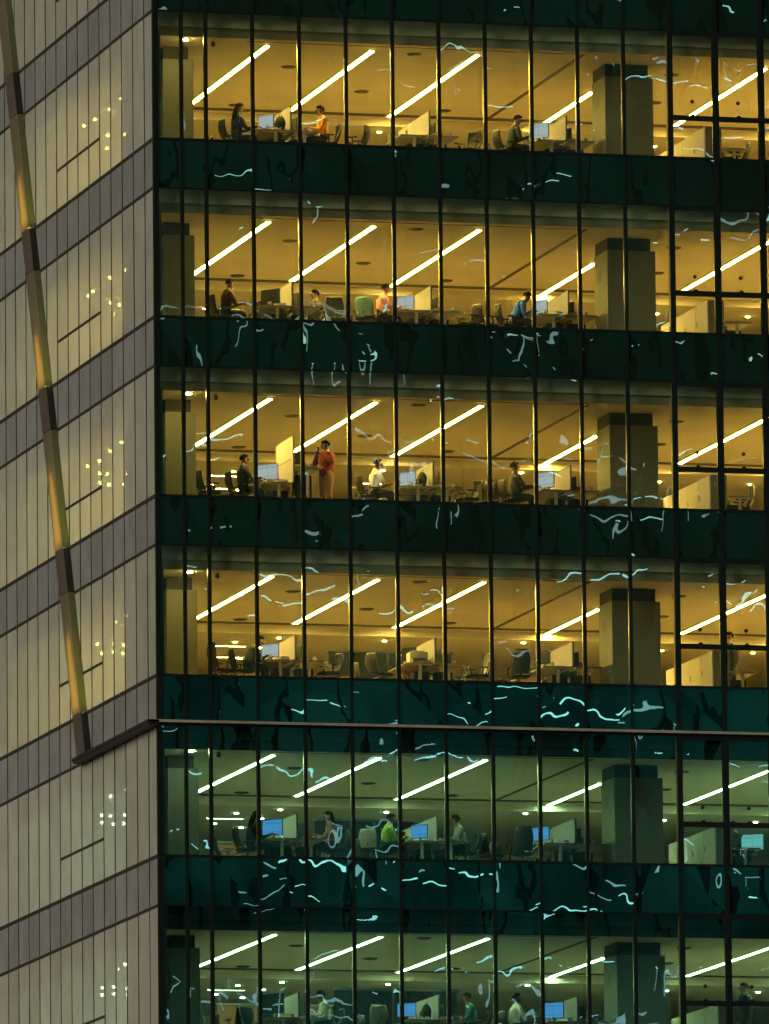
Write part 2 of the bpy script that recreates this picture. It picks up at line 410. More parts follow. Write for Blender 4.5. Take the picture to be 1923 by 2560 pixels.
# glazing of the storeys outside the picture
for k in (-1, 6):
    z = fz(k); gl = MB()
    for a, b_ in zip(XJ[:-1], XJ[1:]):
        if b_ > XE: break
        n0 = len(gl.v); gl.v += [(a+.035, .012, z), (b_-.035, .012, z), (b_-.035, .012, z+WH), (a+.035, .012, z+WH)]; gl.f.append((n0, n0+1, n0+2, n0+3)); gl.mi.append(0)
    part(gl, 'glazing_band', G_COOL if k == 6 else G_WARM)
zt_, zb_ = fz(KHI)+WH, fz(KLO-1)-1.2
for i, x in enumerate(XJ[1:]):
    if x > XE: break
    wdt = .055 if x > 13.2 else .030
    m = MB().box((x-wdt, -.035, zb_), (x+wdt, .022, zt_), 0)
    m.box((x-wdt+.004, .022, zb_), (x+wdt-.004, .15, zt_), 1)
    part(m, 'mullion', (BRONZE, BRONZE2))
part(MB().box((-.03, -.04, zb_), (.10, .10, zt_)), 'corner_post', BRONZE)
# window returns at the glazed corner
# ledge on the front and along the side
ZL = -3*H-1.20
part(MB().box((-.26, -.12, ZL+.02), (XE, -.036, ZL+.085)), 'front_ledge', LEDGE)

# side: printed glass bands with dark joints
for k in range(KHI, KLO):
    z = fz(k)
    for nm, z0, z1, m in (('side_window_band', z+.03, z+WH-.03, FRIT_W), ('side_spandrel_band', z-1.2, z-.03, FRIT_S)):
        b = MB()
        for j, (a, c) in enumerate(zip(YJ[:-1], YJ[1:])):
            if c > YE: break
            t = [random.uniform(-.004, .004) for _ in range(4)]
            b.prism([(-.01+t[0], max(a, -.02)+.014, z0), (-.01+t[1], c-.014, z0), (-.01+t[2], c-.014, z1), (-.01+t[3], max(a, -.02)+.014, z1)], (.012, 0, 0))
        part(b, nm, m)
    jb = MB()
    jb.box((.0, .12, z-1.215), (.03, YE, z-1.185)); jb.box((-.025, .12, z-.045), (.03, YE, z+.045)); jb.box((-.025, .12, z+WH-.045), (.03, YE, z+WH+.03))
    for y in YJ[1:]:
        if y < YE: jb.box((-.028, y-.012, z-1.18), (.031, y+.012, z+WH-.05))
    part(jb, 'side_joint_frame', JOINT)
    part(MB().box((.035, .12, z-1.19), (.1, YE, z-.01)), 'side_spandrel_backing', JOINT)
    part(MB().box((-.024, 5.874, z+1.02), (-.012, 10.774, z+1.09)), 'side_transom', JOINT)
# slanted fin standing proud of the side wall
def fy(z): return 16.0 + .4184*(z-6.57)
P = .20
fin = part(MB().box((-.012, fy(-14.5), -14.6), (-.011, fy(-14.5)+.02, -14.55)), 'slanted_fin', FINM)
for k in range(-2, 5):
    z = fz(k)
    for nm, z0, z1 in (('fin_grey_segment', z-1.2, z), ('fin_gold_segment', z, z+H-1.2)):
        if z0 < -14.5: z0 = -14.5
        if z1 <= z0: continue
        lit = nm == 'fin_gold_segment'
        if z1-z0 < .3: continue
        th = .012
        o0, o1 = fy(z0), fy(z1)
        b = MB()
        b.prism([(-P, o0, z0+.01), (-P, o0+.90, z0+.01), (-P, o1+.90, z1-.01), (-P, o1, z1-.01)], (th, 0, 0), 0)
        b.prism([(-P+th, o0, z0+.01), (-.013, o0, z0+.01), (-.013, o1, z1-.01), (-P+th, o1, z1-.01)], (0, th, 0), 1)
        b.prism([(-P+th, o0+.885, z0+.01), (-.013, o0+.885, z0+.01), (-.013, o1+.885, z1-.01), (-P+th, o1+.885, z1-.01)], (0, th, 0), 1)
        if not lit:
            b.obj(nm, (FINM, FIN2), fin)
        else:
            fm = protos.get('finglass')
            if not fm:
                fm = bpy.data.materials.new('fin_frosted_glass'); fm.use_nodes = True; n = fm.node_tree
                n.nodes.remove(n.nodes['Principled BSDF'])
                d = n.nodes.new('ShaderNodeBsdfDiffuse'); d.inputs[0].default_value = (.22, .20, .14, 1)
                t = n.nodes.new('ShaderNodeBsdfTranslucent'); t.inputs[0].default_value = (.95, .9, .7, 1)
                mx = n.nodes.new('ShaderNodeMixShader'); mx.inputs[0].default_value = .5
                n.links.new(d.outputs[0], mx.inputs[1]); n.links.new(t.outputs[0], mx.inputs[2]); n.links.new(mx.outputs[0], n.nodes['Material Output'].inputs[0])
                fm2 = fm.copy(); fm2.node_tree.nodes['Translucent BSDF'].inputs[0].default_value = (.55, .75, .25, 1)
                protos['finglass'] = fm; protos['finglass2'] = fm2
            b.obj(nm, (fm, protos['finglass2']), fin)
            if k < 0: continue
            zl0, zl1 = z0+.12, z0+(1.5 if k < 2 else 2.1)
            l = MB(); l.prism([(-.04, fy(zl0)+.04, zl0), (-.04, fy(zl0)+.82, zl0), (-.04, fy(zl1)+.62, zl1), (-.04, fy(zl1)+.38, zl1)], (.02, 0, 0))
            l.obj('fin_added_glow', FING, fin)
# ledge under the fin
le = MB(); yb = fy(-14.5)+1.02
le.box((-.30, -.12, ZL+.0), (-.012, yb+.02, ZL+.08), 0)
le.box((-.28, -.10, ZL-.06), (-.012, yb-.02, ZL-.0001), 1)
part(le, 'side_ledge', (DARKL, DARKL))
# lower storeys down to the street
base = MB().box((.0, .0, -46.5), (XE, YE, zb_-.01))
part(base, 'lower_storeys', SPAN_L)
part(MB().box((0.1, .1, zt_), (XE, YE, zt_+1.2)), 'roof', DARKL)
part(MB().box((XE+.001, .1, zb_), (XE+.1, YE, zt_)), 'party_wall', WALLM)
part(MB().box((0.1, YE+.001, zb_), (XE, YE+.1, zt_)), 'rear_wall', WALLM)

# ---------------------------------------------------------------- neighbour whose rooms mirror in the front glass
NB = tag(empty('neighbouring_office_block', (9, -62, -46.5)), 'darker glass office block across the street, seen only mirrored in the glass front', 'building')
nb = MB().box((0, -14, 0), (46, -.5, 78)); nb.obj('wall', NEI_D, NB)
rn = random.Random(3)
for s in range(19):
    z0 = s*4.1
    fl = MB().box((0, -.5, z0), (46, .0, z0+1.1)); fl.obj('floor_band', NEI_B if s <= 10 else NEI_H, NB)
    for c in range(1):
        r = MB()
        for i in range(23):
            if rn.random() < 2: r.box((i*2+.1, -.49, z0+1.1), (i*2+1.9, -.42, z0+4.09))
        if r.v: r.obj('lit_room_glazing', NEI_G if s <= 10 else NEI_H, NB)
for _m in (NEI_G, NEI_H, NEI_B):     # added glow varied in patches over rooms and floor bands
    _n = _m.node_tree; _e = _n.nodes['Emission']; _t = _n.nodes.new('ShaderNodeTexCoord'); _z = _n.nodes.new('ShaderNodeTexNoise')
    _z.inputs['Scale'].default_value = .22; _z.inputs['Detail'].default_value = 2; _n.links.new(_t.outputs['Object'], _z.inputs['Vector'])
    _r = _n.nodes.new('ShaderNodeMapRange'); _r.inputs[1].default_value = .35; _r.inputs[2].default_value = .65
    _r.inputs[3].default_value = _e.inputs[1].default_value*.3; _r.inputs[4].default_value = _e.inputs[1].default_value*1.5
    _n.links.new(_z.outputs['Fac'], _r.inputs[0]); _n.links.new(_r.outputs[0], _e.inputs[1])
p = MB()
for i in range(24): p.box((i*2-.08, -.41, 0), (i*2+.08, .05, 78))
p.obj('piers', NEI_D, NB)
for s in range(6, 18):
    z0 = s*4.1
    ls = [MB(), MB(), MB()]
    dens = .62 if s <= 10 else (.34 if s in (13,) else .66)
    for row in range(5):
        x = rn.uniform(0, 3); zz = z0+1.2+row*.62+rn.uniform(-.1, .1)
        while x < 44:
            if rn.random() < dens*(1 if row > 2 else .55):
                ln = rn.choice((.12, .2, .45, .9, 1.4, 1.9)); h = rn.choice((.025, .035, .05))
                t = rn.uniform(-.22, .22)*ln
                q_ = rn.choice((0, 0, 1, 2, 2, 2)); h = h*(1.3 if q_ == 2 else .8); ls[q_].prism([(x, -.40, zz), (x+ln, -.40, zz+t), (x+ln, -.40, zz+t+h), (x, -.40, zz+h)], (0, .08, 0))
                if rn.random() < .25: ls[2].box((x+.02, -.40, zz-.9), (x+.06, -.32, zz-.05))
            x += rn.choice((1.1, 1.6, 2.2, 2.6)) if s > 10 else rn.choice((1.6, 2.2, 3., 4.))
    if s in (8, 9, 10):
        for xq in (8.5, 13.0, 18.5, 24.5):
            xq += rn.uniform(-1, 1); zz = z0+rn.uniform(1.3, 3.6); ls[0].prism([(xq, -.40, zz), (xq+3.4, -.40, zz+.5), (xq+3.4, -.40, zz+.55), (xq, -.40, zz+.05)], (0, .08, 0))
    for l, m in zip(ls, (NEI_L, NEI_L2, NEI_L3)):
        if l.v: l.obj('light_strip', m, NB)

# ---------------------------------------------------------------- ceiling lights
def strip_maker(L, m, wd=.165, wm=None):
    def f():
        e = empty('ceiling_light')
        MB().box((-wd/2-.02, 0, -.022), (wd/2+.02, L, -.0)).obj('housing', METAL, e)
        MB().box((-wd/2+.022, .02, -.036), (wd/2-.022, L-.02, -.0225)).obj('diffuser', m, e)
        c = MB().box((-wd/2-.015, .02, -.040), (-wd/2+.021, L-.02, -.0225)); c.box((wd/2-.021, .02, -.040), (wd/2+.015, L-.02, -.0225))
        c.obj('halo_edge', wm or (W_WARM if m is L_WARM else W_COOL), e)
        return e
    return f
SX = [(3.22, 1.3, 8.1), (5.96, 1.4, 8.4), (8.70, 1.4, 8.7), (12.92, 5.75, 5.6), (16.36, 1.7, 8.2), (19.1, 1.5, 8.5), (22.2, 1.5, 8.5)]  # last two are out of view, added to light the rooms
WORD = ['first', 'second', 'third', 'fourth', 'fifth']
for k in range(6):
    mL = L_WARM if k < 4 else L_COOL
    for i, (x, y, L) in enumerate(SX):
        pos = (WORD[i]+' from the left') if i < 5 else ('added beyond the right edge' if i == 5 else 'added farthest to the right')
        place(('strip', L, k < 4), strip_maker(L, mL), (x, y, fz(k)+2.7185), 0,
              '%s ceiling strip light, %s on the %s lit floor' % ('glowing amber' if k < 4 else 'glowing greenish', pos, FLOORN[k]), 'ceiling light', 'linear ceiling lights running inwards from the glass')
    for i, (x, y, L) in enumerate([(4.55, 12.9, .9), (4.95, 15.1, .9), (8.6, 13.5, .9)] if k in (2, 3) else [(4.45, 13.3, 1.0), (9.5, 15, 1.0)]):
        o = place(('short', L, k < 4), strip_maker(L, mL, .10), (x, y, fz(k)+2.517), R(-90) if True else 0,
              'short glowing strip deep in the room, %s from the left on the %s lit floor' % (WORD[i], FLOORN[k]), 'ceiling light', 'short strips on the lowered ceiling')
def spot_maker(m, r=.055):
    def f():
        e = empty('downlight')
        MB().tube((0, 0, -.012), (0, 0, 0), r+.03, n=14).obj('trim_ring', METAL, e)
        (MB().ball((0, 0, -.05), r*.75, 12, 8) if r > .06 else MB().tube((0, 0, -.03), (0, 0, -.0125), r, n=14)).obj('lamp', m, e)
        return e
    return f
SPOTS = [(1.05, .95), (5.9, 11.2), (5.9, 13.2), (5.9, 15.4), (4.98, 12.2), (4.98, 14.6), (8.75, 11.3), (12.4, 11.0), (16.4, 11.9), (18.9, 11.9)]
SIDE = [(1.27, 8.9), (1.27, 10.25), (1.03, 10.95), (1.0, 11.8), (1.85, 12.9), (2.2, 12.9), (1.55, 12.95), (2.3, 14.7), (2.0, 14.7), (2.6, 14.7)]
for k in range(6):
    key = ('spot', k < 4); m = D_WARM if k < 4 else D_COOL
    for i, (x, y) in enumerate(SPOTS):
        if k in (0, 1) and i in (2, 3, 4): continue
        if i == 0 and k in (1, 5): continue
        zc = 2.7185 if y < 10.5 else 2.5185
        place(key+(i == 0,), spot_maker(m if i else (K_WARM if k < 4 else K_COOL)), (x, y, fz(k)+zc), 0,
              'small round ceiling spot, %s from the left window end on the %s lit floor' % (ORD[i], FLOORN[k]), 'downlight', 'round ceiling spots')
    for i, (x, y) in enumerate(SIDE):
        x += .05*math.sin(k*2.3+i*1.7); y += .16*math.sin(k*3.1+i*2.1)
        if (k in (0, 1) and i in (6, 8, 9)) or (k in (3, 4, 5) and i in (2, 3)): continue
        zc = 2.7185 if y < 10.5 else 2.5185
        place(key+('side',), spot_maker(m, .062), (x, y, fz(k)+zc), 0,
              'ceiling spot glinting behind the pale side wall, %s inwards on the %s lit floor' % (ORD[i], FLOORN[k]), 'downlight', 'spots seen through the side wall')
def diff_maker():
    e = empty('air_diffuser')
    MB().tube((0, 0, -.03), (0, 0, 0), .15, .20, n=20).obj('diffuser_ring', SLOT, e)
    MB().tube((0, 0, -.045), (0, 0, -.031), .08, n=16).obj('diffuser_core', GREYP, e)
    return e
for k in range(6):
    for i, (x, y) in enumerate([(4.46, 4.0), (7.13, 6.9), (4.43, 9.4), (7.15, 1.7), (9.9, 9.1), (14.95, 6.9), (14.3, 3.1)]):
        place('diff', diff_maker, (x, y, fz(k)+2.7185), 0,
              'dark round air diffuser, %s of seven in the %s lit floor ceiling' % (ORD[i], FLOORN[k]), 'air diffuser', 'round ceiling air diffusers')
    def cam_maker():
        e = empty('security_camera'); MB().tube((0, 0, -.05), (0, 0, 0), .05, n=10).obj('mount', BLACKP, e)
        MB().ball((0, 0, -.07), .06, 10, 6).obj('dome', BLACKP, e, smooth=True); return e
    if k in (0, 2, 3, 4):
        place('seccam', cam_maker, (1.8, 1.15, fz(k)+2.7185), 0, 'small black dome camera on the ceiling by the left column, %s lit floor' % FLOORN[k], 'security camera')

# ---------------------------------------------------------------- furniture makers (front of a seat faces +x)
def chair_maker(high=0.0):
    def f():
        e = empty('office_chair')
        MB().box((-.24, -.24, .43), (.24, .24, .50)).obj('seat', DARKF, e, bevel=.025)
        b = MB()
        hb = .98+high
        def back(u, v):
            y = (u-.5)*(.46 - .10*abs(v-.55))*(1 - .25*max(0, v-.75)*2); z = .52+v*(hb-.52)
            x = -.25 - .10*v - .05*math.sin(v*3.1) + .10*(2*u-1)**2*.6
            return (x, y, z), (1, 0, 0)
        b.grid(back, 8, 10, .025); b.obj('backrest', MESHB, e, smooth=True)
        fr = MB()
        N = 10
        for u in (0, 1):
            for j in range(N): fr.tube(back(u, j/N)[0], back(u, (j+1)/N)[0], .018, n=6)
        for j in range(6): fr.tube(back(j/6, 1)[0], back((j+1)/6, 1)[0], .018, n=6)
        fr.tube((-.15, 0, .45), (-.30, 0, .60), .028, n=6); fr.tube((-.30, 0, .60), (-.345, 0, .85), .03, .02, n=6)
        fr.obj('back_frame', BLACKP, e)
        for s in (-1, 1):
            a = MB().box((-.13, s*.29-.03, .66), (.13, s*.29+.03, .69)); a.tube((0, s*.29, .66), (0, s*.27, .46), .018, n=6); a.obj('armrest', BLACKP, e)
        MB().tube((0, 0, .10), (0, 0, .44), .03, n=8).obj('gas_stem', GREYP, e)
        st = MB()
        for i in range(5):
            t = 2*math.pi*i/5; c, s_ = math.cos(t), math.sin(t)
            st.tube((0, 0, .12), (.29*c, .29*s_, .08), .026, .018, n=6); st.ball((.29*c, .29*s_, .035), .035, 8, 6)
        st.obj('star_base', BLACKP, e)
        return e
    return f
def desk_maker(side, hgt=.72):
    """bench desk; the screen side is at x=0 and the user sits towards side"""
    def f():
        e = empty('office_desk')
        x0, x1 = (-.76, -.035) if side < 0 else (.035, .76)
        MB().box((x0, 0, hgt-.03), (x1, 1.6, hgt)).obj('desk_top', DESKT, e, bevel=.006)
        for y in (.05, 1.49):
            l = MB(); xc = side*.37
            l.box((xc-.035, y, .06), (xc+.035, y+.06, hgt-.06)); l.box((x0+.04, y-.01, hgt-.06), (x1-.04, y+.07, hgt-.031))
            l.box((x0+.05, y, .0), (x1-.02, y+.07, .06))
            l.obj('leg', METAL, e)
        MB().box((side*.10-.05, .2, hgt-.20), (side*.10+.05, 1.4, hgt-.10)).obj('cable_tray', GREYP, e)
        MB().box((side*.30-.20, .18, .03), (side*.30+.20, .62, hgt-.20)).obj('drawer_unit', DARKF, e, bevel=.01)
        return e
    return f
def monitor_maker(w_=.48, h_=.32, scr=SCR_W):
    def f():
        e = empty('computer_monitor')
        # screen faces -x
        MB().box((0, -w_/2-.012, .12), (.03, w_/2+.012, .12+h_+.024)).obj('casing', BLACKP, e, bevel=.006)
        MB().box((-.004, -w_/2, .132), (-.0005, w_/2, .132+h_)).obj('display', scr, e)
        s = MB().box((.03, -.03, .06), (.06, .03, .30)); s.box((-.06, -.10, 0), (.14, .10, .012)); s.box((.03, -.03, .012), (.06, .03, .06)); s.obj('stand', GREYP, e)
        return e
    return f
def screen_maker(L, z0, z1, m=CREAM):
    def f():
        e = empty('desk_divider')
        MB().box((-.018, 0, z0), (.018, L, z1)).obj('fabric_panel', m, e, bevel=.004)
        fr = MB()
        fr.box((-.022, -.018, z0), (.022, -.001, z1+.012)); fr.box((-.022, L+.001, z0), (.022, L+.018, z1+.012)); fr.box((-.022, 0, z1+.001), (.022, L, z1+.014))
        fr.obj('edge_trim', GREYP, e)
        return e
    return f
def bag_maker():
    e = empty('backpack')
    b = MB()
    def bod(u, v):
        t = 2*math.pi*u; s = math.sin(math.pi*min(1, .12+v*.88))**.55 if v > .5 else (.75+.5*v)
        return (.11*s*math.cos(t), .17*s*math.sin(t), .42*v), (math.cos(t), math.sin(t), 0)
    k = len(b.v); n, m_ = 14, 10
    for j in range(m_+1):
        for i in range(n): b.v.append(tuple(bod(i/n, j/m_)[0]))
    for j in range(m_):
        for i in range(n): b.f.append((j*n+i, j*n+(i+1) % n, (j+1)*n+(i+1) % n, (j+1)*n+i)); b.mi.append(0)
    b.f.append(tuple(reversed(range(n)))); b.mi.append(0)
    b.obj('bag_body', DARKF, e, smooth=True)
    h = MB(); pts = [(.02, .05*math.cos(t), .41+.05*math.sin(t)) for t in [math.pi*i/6 for i in range(7)]]
    for a, c in zip(pts[:-1], pts[1:]): h.tube(a, c, .008, n=5)
    h.obj('handle', BLACKP, e)
    MB().box((-.14, -.10, .05), (-.095, .10, .22)).obj('front_pocket', DARKF, e, bevel=.015)
    return e

# desks, dividers and cupboards on every lit floor
CL = [4.0, 7.6, 11.18]
CN = ['left', 'middle', 'right']
for k in range(6):
    z = fz(k)
    for c, x in enumerate(CL):
        for side in (-1, 1):
            for row, y in ((0, 2.0), (1, 3.66)):
                hg = 1.13 if (k == 2 and c == 0 and side == 1 and row == 0) else .72
                if c == 2 and side == 1 and row == 1: continue
                place(('desk', side, hg), desk_maker(side, hg), (x, y, z), 0,
                      '%s desk, %s half %s row of the %s desk island, %s lit floor' % ('raised' if hg > 1 else 'pale', 'left' if side < 0 else 'right', 'front' if row == 0 else 'rear', CN[c], FLOORN[k]),
                      'desk', 'bench desks in islands behind the glass')
        place(('div', 1), screen_maker(3.3, .735, 1.33), (x, 2.0, z), 0, 'cream fabric divider along the %s desk island on the %s lit floor' % (CN[c], FLOORN[k]), 'desk divider', 'cream desk dividers')
    place('cup', lambda: cup_maker(), (14.72, 2.0, z), 0, 'cream cupboard row behind the opening windows on the %s lit floor' % FLOORN[k], 'cupboard', 'cream cupboards at right') if False else None
def cup_maker():
    e = empty('storage_cupboard'); MB().box((.001, -.02, .0), (.419, -.001, 1.215)).obj('end_panel', GREYP, e)
    MB().box((0, 0, .06), (.42, 4.2, 1.22)).obj('carcass', CREAM2, e, bevel=.006)
    MB().box((.02, .03, 0), (.40, 4.17, .06)).obj('plinth', DARKF, e)
    for i in range(4):
        d = MB().box((-.018, .02+i*1.04, .08), (-.001, 1.04+i*1.04, 1.20)).obj('door', CREAM2, e, bevel=.003)
        MB().box((-.032, .90+i*1.04, .66), (-.0185, .93+i*1.04, .80)).obj('handle', GREYP, d)
    return e
for k in range(6):
    place('cup', cup_maker, (14.86, 2.05, fz(k)), 0, 'cream cupboard row behind the opening windows on the %s lit floor' % FLOORN[k], 'cupboard', 'cream cupboards at right')
    place(('desk', 1, .72), desk_maker(1), (15.32, 2.2, fz(k)), 0, 'pale desk at the right edge beside the cupboards, %s lit floor' % FLOORN[k], 'desk', 'bench desks in islands behind the glass')

# tall screen on the third floor
place('tall', screen_maker(1.7, 1.345, 1.88), (4.0, 2.02, fz(2)), 0, 'tall cream screen standing above the left divider beside the person in red', 'screen panel')

# ---------------------------------------------------------------- people
SKIN = mat('skin_brown', (.20, .10, .055), .6)
SKIN2 = mat('skin_tan', (.36, .20, .11), .6)
HAIRM = mat('hair_black', (.010, .008, .006), .95, spec=.05)
SHOE = mat('shoe_dark', (.012, .011, .01), .6)
def cloth(name, c): return mat('cloth_'+name, tuple(v*.72 for v in c), .9, noise=.12, nscale=14)  # all cloth darkened, shade of people against lit rooms put into the colour
def rotv(p, c, a):    # lean forward (about the y axis) round c
    x, y, z = p[0]-c[0], p[1], p[2]-c[2]
    return (c[0]+x*math.cos(a)+z*math.sin(a), y, c[2]-x*math.sin(a)+z*math.cos(a))
def person_maker(pose='sit', lean=0., reach=1., shirt=None, legs=None, skin=None, hair='short', sleeves='long', headturn=0, phone=False):
    def f():
        e_ = empty('person')
        L = R(lean)
        V = {}; E = []; Rr = {}
        def jv(n, p, r, par=None):
            V[n] = p; Rr[n] = r
            if par: E.append((par, n))
        sit = pose == 'sit'
        hz = .55 if sit else .95
        hip = (0, 0, hz)
        U = lambda p: rotv(p, hip, L)
        jv('pel', hip, (.15, .115))
        jv('bel', U((.0, 0, hz+.14)), (.145, .11), 'pel')
        jv('che', U((.0, 0, hz+.31)), (.165, .115), 'bel')
        jv('nek0', U((-.005, 0, hz+.47)), (.075, .07), 'che')
        jv('nek1', U((.015, 0, hz+.545)), (.052, .055), 'nek0')
        hd = U((.04, 0, hz+.645))
        jv('hd0', U((.028, 0, hz+.60)), (.068, .075), 'nek1')
        jv('hd1', (U((.035, 0, hz+.665))), (.078, .092), 'hd0')
        jv('hd2', (U((.028, 0, hz+.73))), (.066, .078), 'hd1')
        arms = []
        for s in (-1, 1):
            q = 'l' if s > 0 else 'r'
            jv('sh'+q, U((-.005, s*.195, hz+.41)), (.062, .062), 'nek0')
            if sit:
                jv('el'+q, U((.06+.10*reach, s*.235, hz+.17)), (.044, .044), 'sh'+q)
                w_ = (.22+.24*reach, s*.15, max(.77, hz+.24))
                jv('wr'+q, w_, (.028, .034), 'el'+q); hn = (w_[0]+.055, w_[1]-s*.01, w_[2]-.005); hdv = Vector((1, -s*.15, -.05))
            elif phone:
                jv('el'+q, U((.10, s*.30, hz+.22)), (.044, .044), 'sh'+q)
                w_ = U((.17, s*.09, hz+.50)); jv('wr'+q, w_, (.028, .032), 'el'+q); hn = (w_[0]-.0, w_[1]-s*.02, w_[2]+.05); hdv = Vector((-.1, -s*.3, 1))
            else:
                jv('el'+q, U((.0, s*.25, hz+.12)), (.044, .044), 'sh'+q)
                w_ = U((.06, s*.25, hz-.12)); jv('wr'+q, w_, (.028, .032), 'el'+q); hn = (w_[0]+.01, w_[1], w_[2]-.05); hdv = Vector((.1, 0, -1))
            jv('ha'+q, hn, (.018, .036), 'wr'+q); arms.append((Vector(hn), hdv.normalized(), s))
            if sit:
                jv('hj'+q, (.03, s*.095, hz-.03), (.088, .085), 'pel')
                jv('kn'+q, (.43, s*.13, hz-.03), (.058, .06), 'hj'+q)
                jv('an'+q, (.44, s*.13, .10), (.038, .038), 'kn'+q)
                jv('to'+q, (.59, s*.145, .04), (.04, .03), 'an'+q)
            else:
                jv('hj'+q, (.0, s*.095, hz-.06), (.092, .09), 'pel')
                jv('kn'+q, (.02+s*.02, s*.12, hz*.52), (.058, .06), 'hj'+q)
                jv('an'+q, (-.02+s*.04, s*.13, .10), (.038, .038), 'kn'+q)
                jv('to'+q, (.13+s*.04, s*.15, .04), (.04, .03), 'an'+q)
        names = list(V)
        me = bpy.data.meshes.new('p'); me.from_pydata([V[n] for n in names], [(names.index(a), names.index(b)) for a, b in E], [])
        ob = bpy.data.objects.new('ptmp', me); COL.objects.link(ob)
        sk = ob.modifiers.new('s', 'SKIN'); ob.modifiers.new('u', 'SUBSURF').levels = 1
        lay = me.skin_vertices[0]
        for i, n in enumerate(names): lay.data[i].radius = tuple(q*(1.0 if n[:2] in ('ha', 'hd', 'wr') else (1.12 if n[:2] in ('ne', 'to', 'an') else 1.28)) for q in Rr[n])
        lay.data[0].use_root = True
        dg = bpy.context.evaluated_depsgraph_get(); dg.update()
        m2 = bpy.data.meshes.new_from_object(ob.evaluated_get(dg))
        bpy.data.objects.remove(ob)
        b = MB(); b.v = [tuple(v.co) for v in m2.vertices]; b.f = [tuple(p_.vertices) for p_ in m2.polygons]
        segs = [(a, c) for a, c in E]
        def kind(a, c):
            if c.startswith('hd') or c == 'nek1': return 0
            if c[:2] == 'ha': return 0
            if c[:2] == 'wr': return 1 if sleeves == 'long' else 0
            if c[:2] in ('hj', 'kn', 'an'): return 2
            if c[:2] == 'to': return 3
            return 1
        for p_ in m2.polygons:
            cpt = p_.center; best = 9; kk = 1
            for a, c in segs:
                A = Vector(V[a]); B_ = Vector(V[c]); d = B_-A; t = max(0, min(1, (cpt-A).dot(d)/max(d.length_squared, 1e-9)))
                D = (cpt-(A+d*t)).length / (.5*(Rr[a][0]*(1-t)+Rr[c][0]*t)+.04)
                if D < best: best = D; kk = kind(a, c)
            b.mi.append(kk)
        # hands: five fingers each
        for hn, dv, s in arms:
            side = Vector((0, 1, 0)); nrm = dv.cross(side).normalized(); side = nrm.cross(dv).normalized()
            for j, (off, ln) in enumerate(((-.030, .060), (-.010, .075), (.010, .070), (.028, .055))):
                p0 = hn + side*off*1.0 + dv*.015; p1 = p0 + dv*ln*.55 - nrm*.006; p2 = p1 + dv*ln*.45 + nrm*(-.018)
                b.tube(p0, p1, .0095, .0085, 6, 0); b.tube(p1, p2, .0085, .006, 6, 0)
            p0 = hn - side*s*.03 - dv*.01; p1 = p0 - side*s*.028 + dv*.03; b.tube(p0, p1, .011, .009, 6, 0); b.tube(p1, p1+dv*.028, .009, .007, 6, 0)
        # face
        hc = Vector(V['hd1'])
        fwd = Vector((math.cos(L), 0, -math.sin(L))); upv = Vector((math.sin(L), 0, math.cos(L)))
        b.tube(hc+fwd*.085+upv*.02, hc+fwd*.112-upv*.018, .008, .016, 6, 0)
        for s in (-1, 1):
            b.ball(tuple(hc+fwd*.084+upv*.022+Vector((0, s*.032, 0))), .012, 6, 5, 3)
            b.ball(tuple(hc-fwd*.0+Vector((0, s*.082, 0))), .026, 6, 5, 0, (.7, .35, 1.1))
        b.box((-.004, -.024, -.004), (.004, .024, .004), 3, Matrix.Translation(hc+fwd*.089-upv*.05))
        if phone: b.box((-.01, -.035, -.07), (.01, .035, .07), 3, Matrix.Translation(Vector(V['har'])+Vector((.02, 0, .0))))
        b.obj('body', (skin, shirt, legs, SHOE), e_, smooth=True)
        # hair
        h = MB(); c0 = hc - fwd*.012 + upv*.030
        k = len(h.v); n, m_ = 14, 8
        Mr = Matrix((fwd, Vector((0, 1, 0)), upv)).transposed()
        for i in range(m_+1):
            ph = math.pi*.62*i/m_
            for j in range(n):
                t = 2*math.pi*j/n
                r = .107*(1+.05*math.sin(3*t+i)); front = math.cos(t) > .25
                pz = math.cos(ph); rr = math.sin(ph)
                if front and ph > 1.05: pz = math.cos(1.05); rr = math.sin(1.05)*.93
                elif abs(math.cos(t)) <= .25 and ph > 1.45: pz = math.cos(1.45); rr = .97
                h.v.append(tuple(c0 + Mr @ Vector((r*1.02*rr*math.cos(t), r*.92*rr*math.sin(t), r*1.0*pz))))
        for i in range(m_):
            for j in range(n): h.f.append((i*n+j, (i+1)*n+j, (i+1)*n+(j+1) % n, i*n+(j+1) % n)); h.mi.append(0)
        if hair == 'long':
            base = c0 - fwd*.05
            prev = None; k = len(h.v)
            for i in range(7):
                t_ = i/6; cpt = base - upv*(.02+.36*t_) - fwd*(.02+.03*math.sin(t_*3))
                wd = .10*(1+.35*math.sin(t_*2.2)); dp = .055
                for j in range(10):
                    t = 2*math.pi*j/10; h.v.append(tuple(cpt + Vector((0, wd*math.sin(t), 0)) + fwd*dp*math.cos(t)))
            for i in range(6):
                for j in range(10): h.f.append((k+i*10+j, k+(i+1)*10+j, k+(i+1)*10+(j+1) % 10, k+i*10+(j+1) % 10)); h.mi.append(0)
            h.f.append(tuple(k+j for j in range(10))); h.mi.append(0); h.f.append(tuple(k+60+j for j in reversed(range(10)))); h.mi.append(0)
        h.obj('hair', HAIRM, e_, smooth=True)
        return e_
    return f
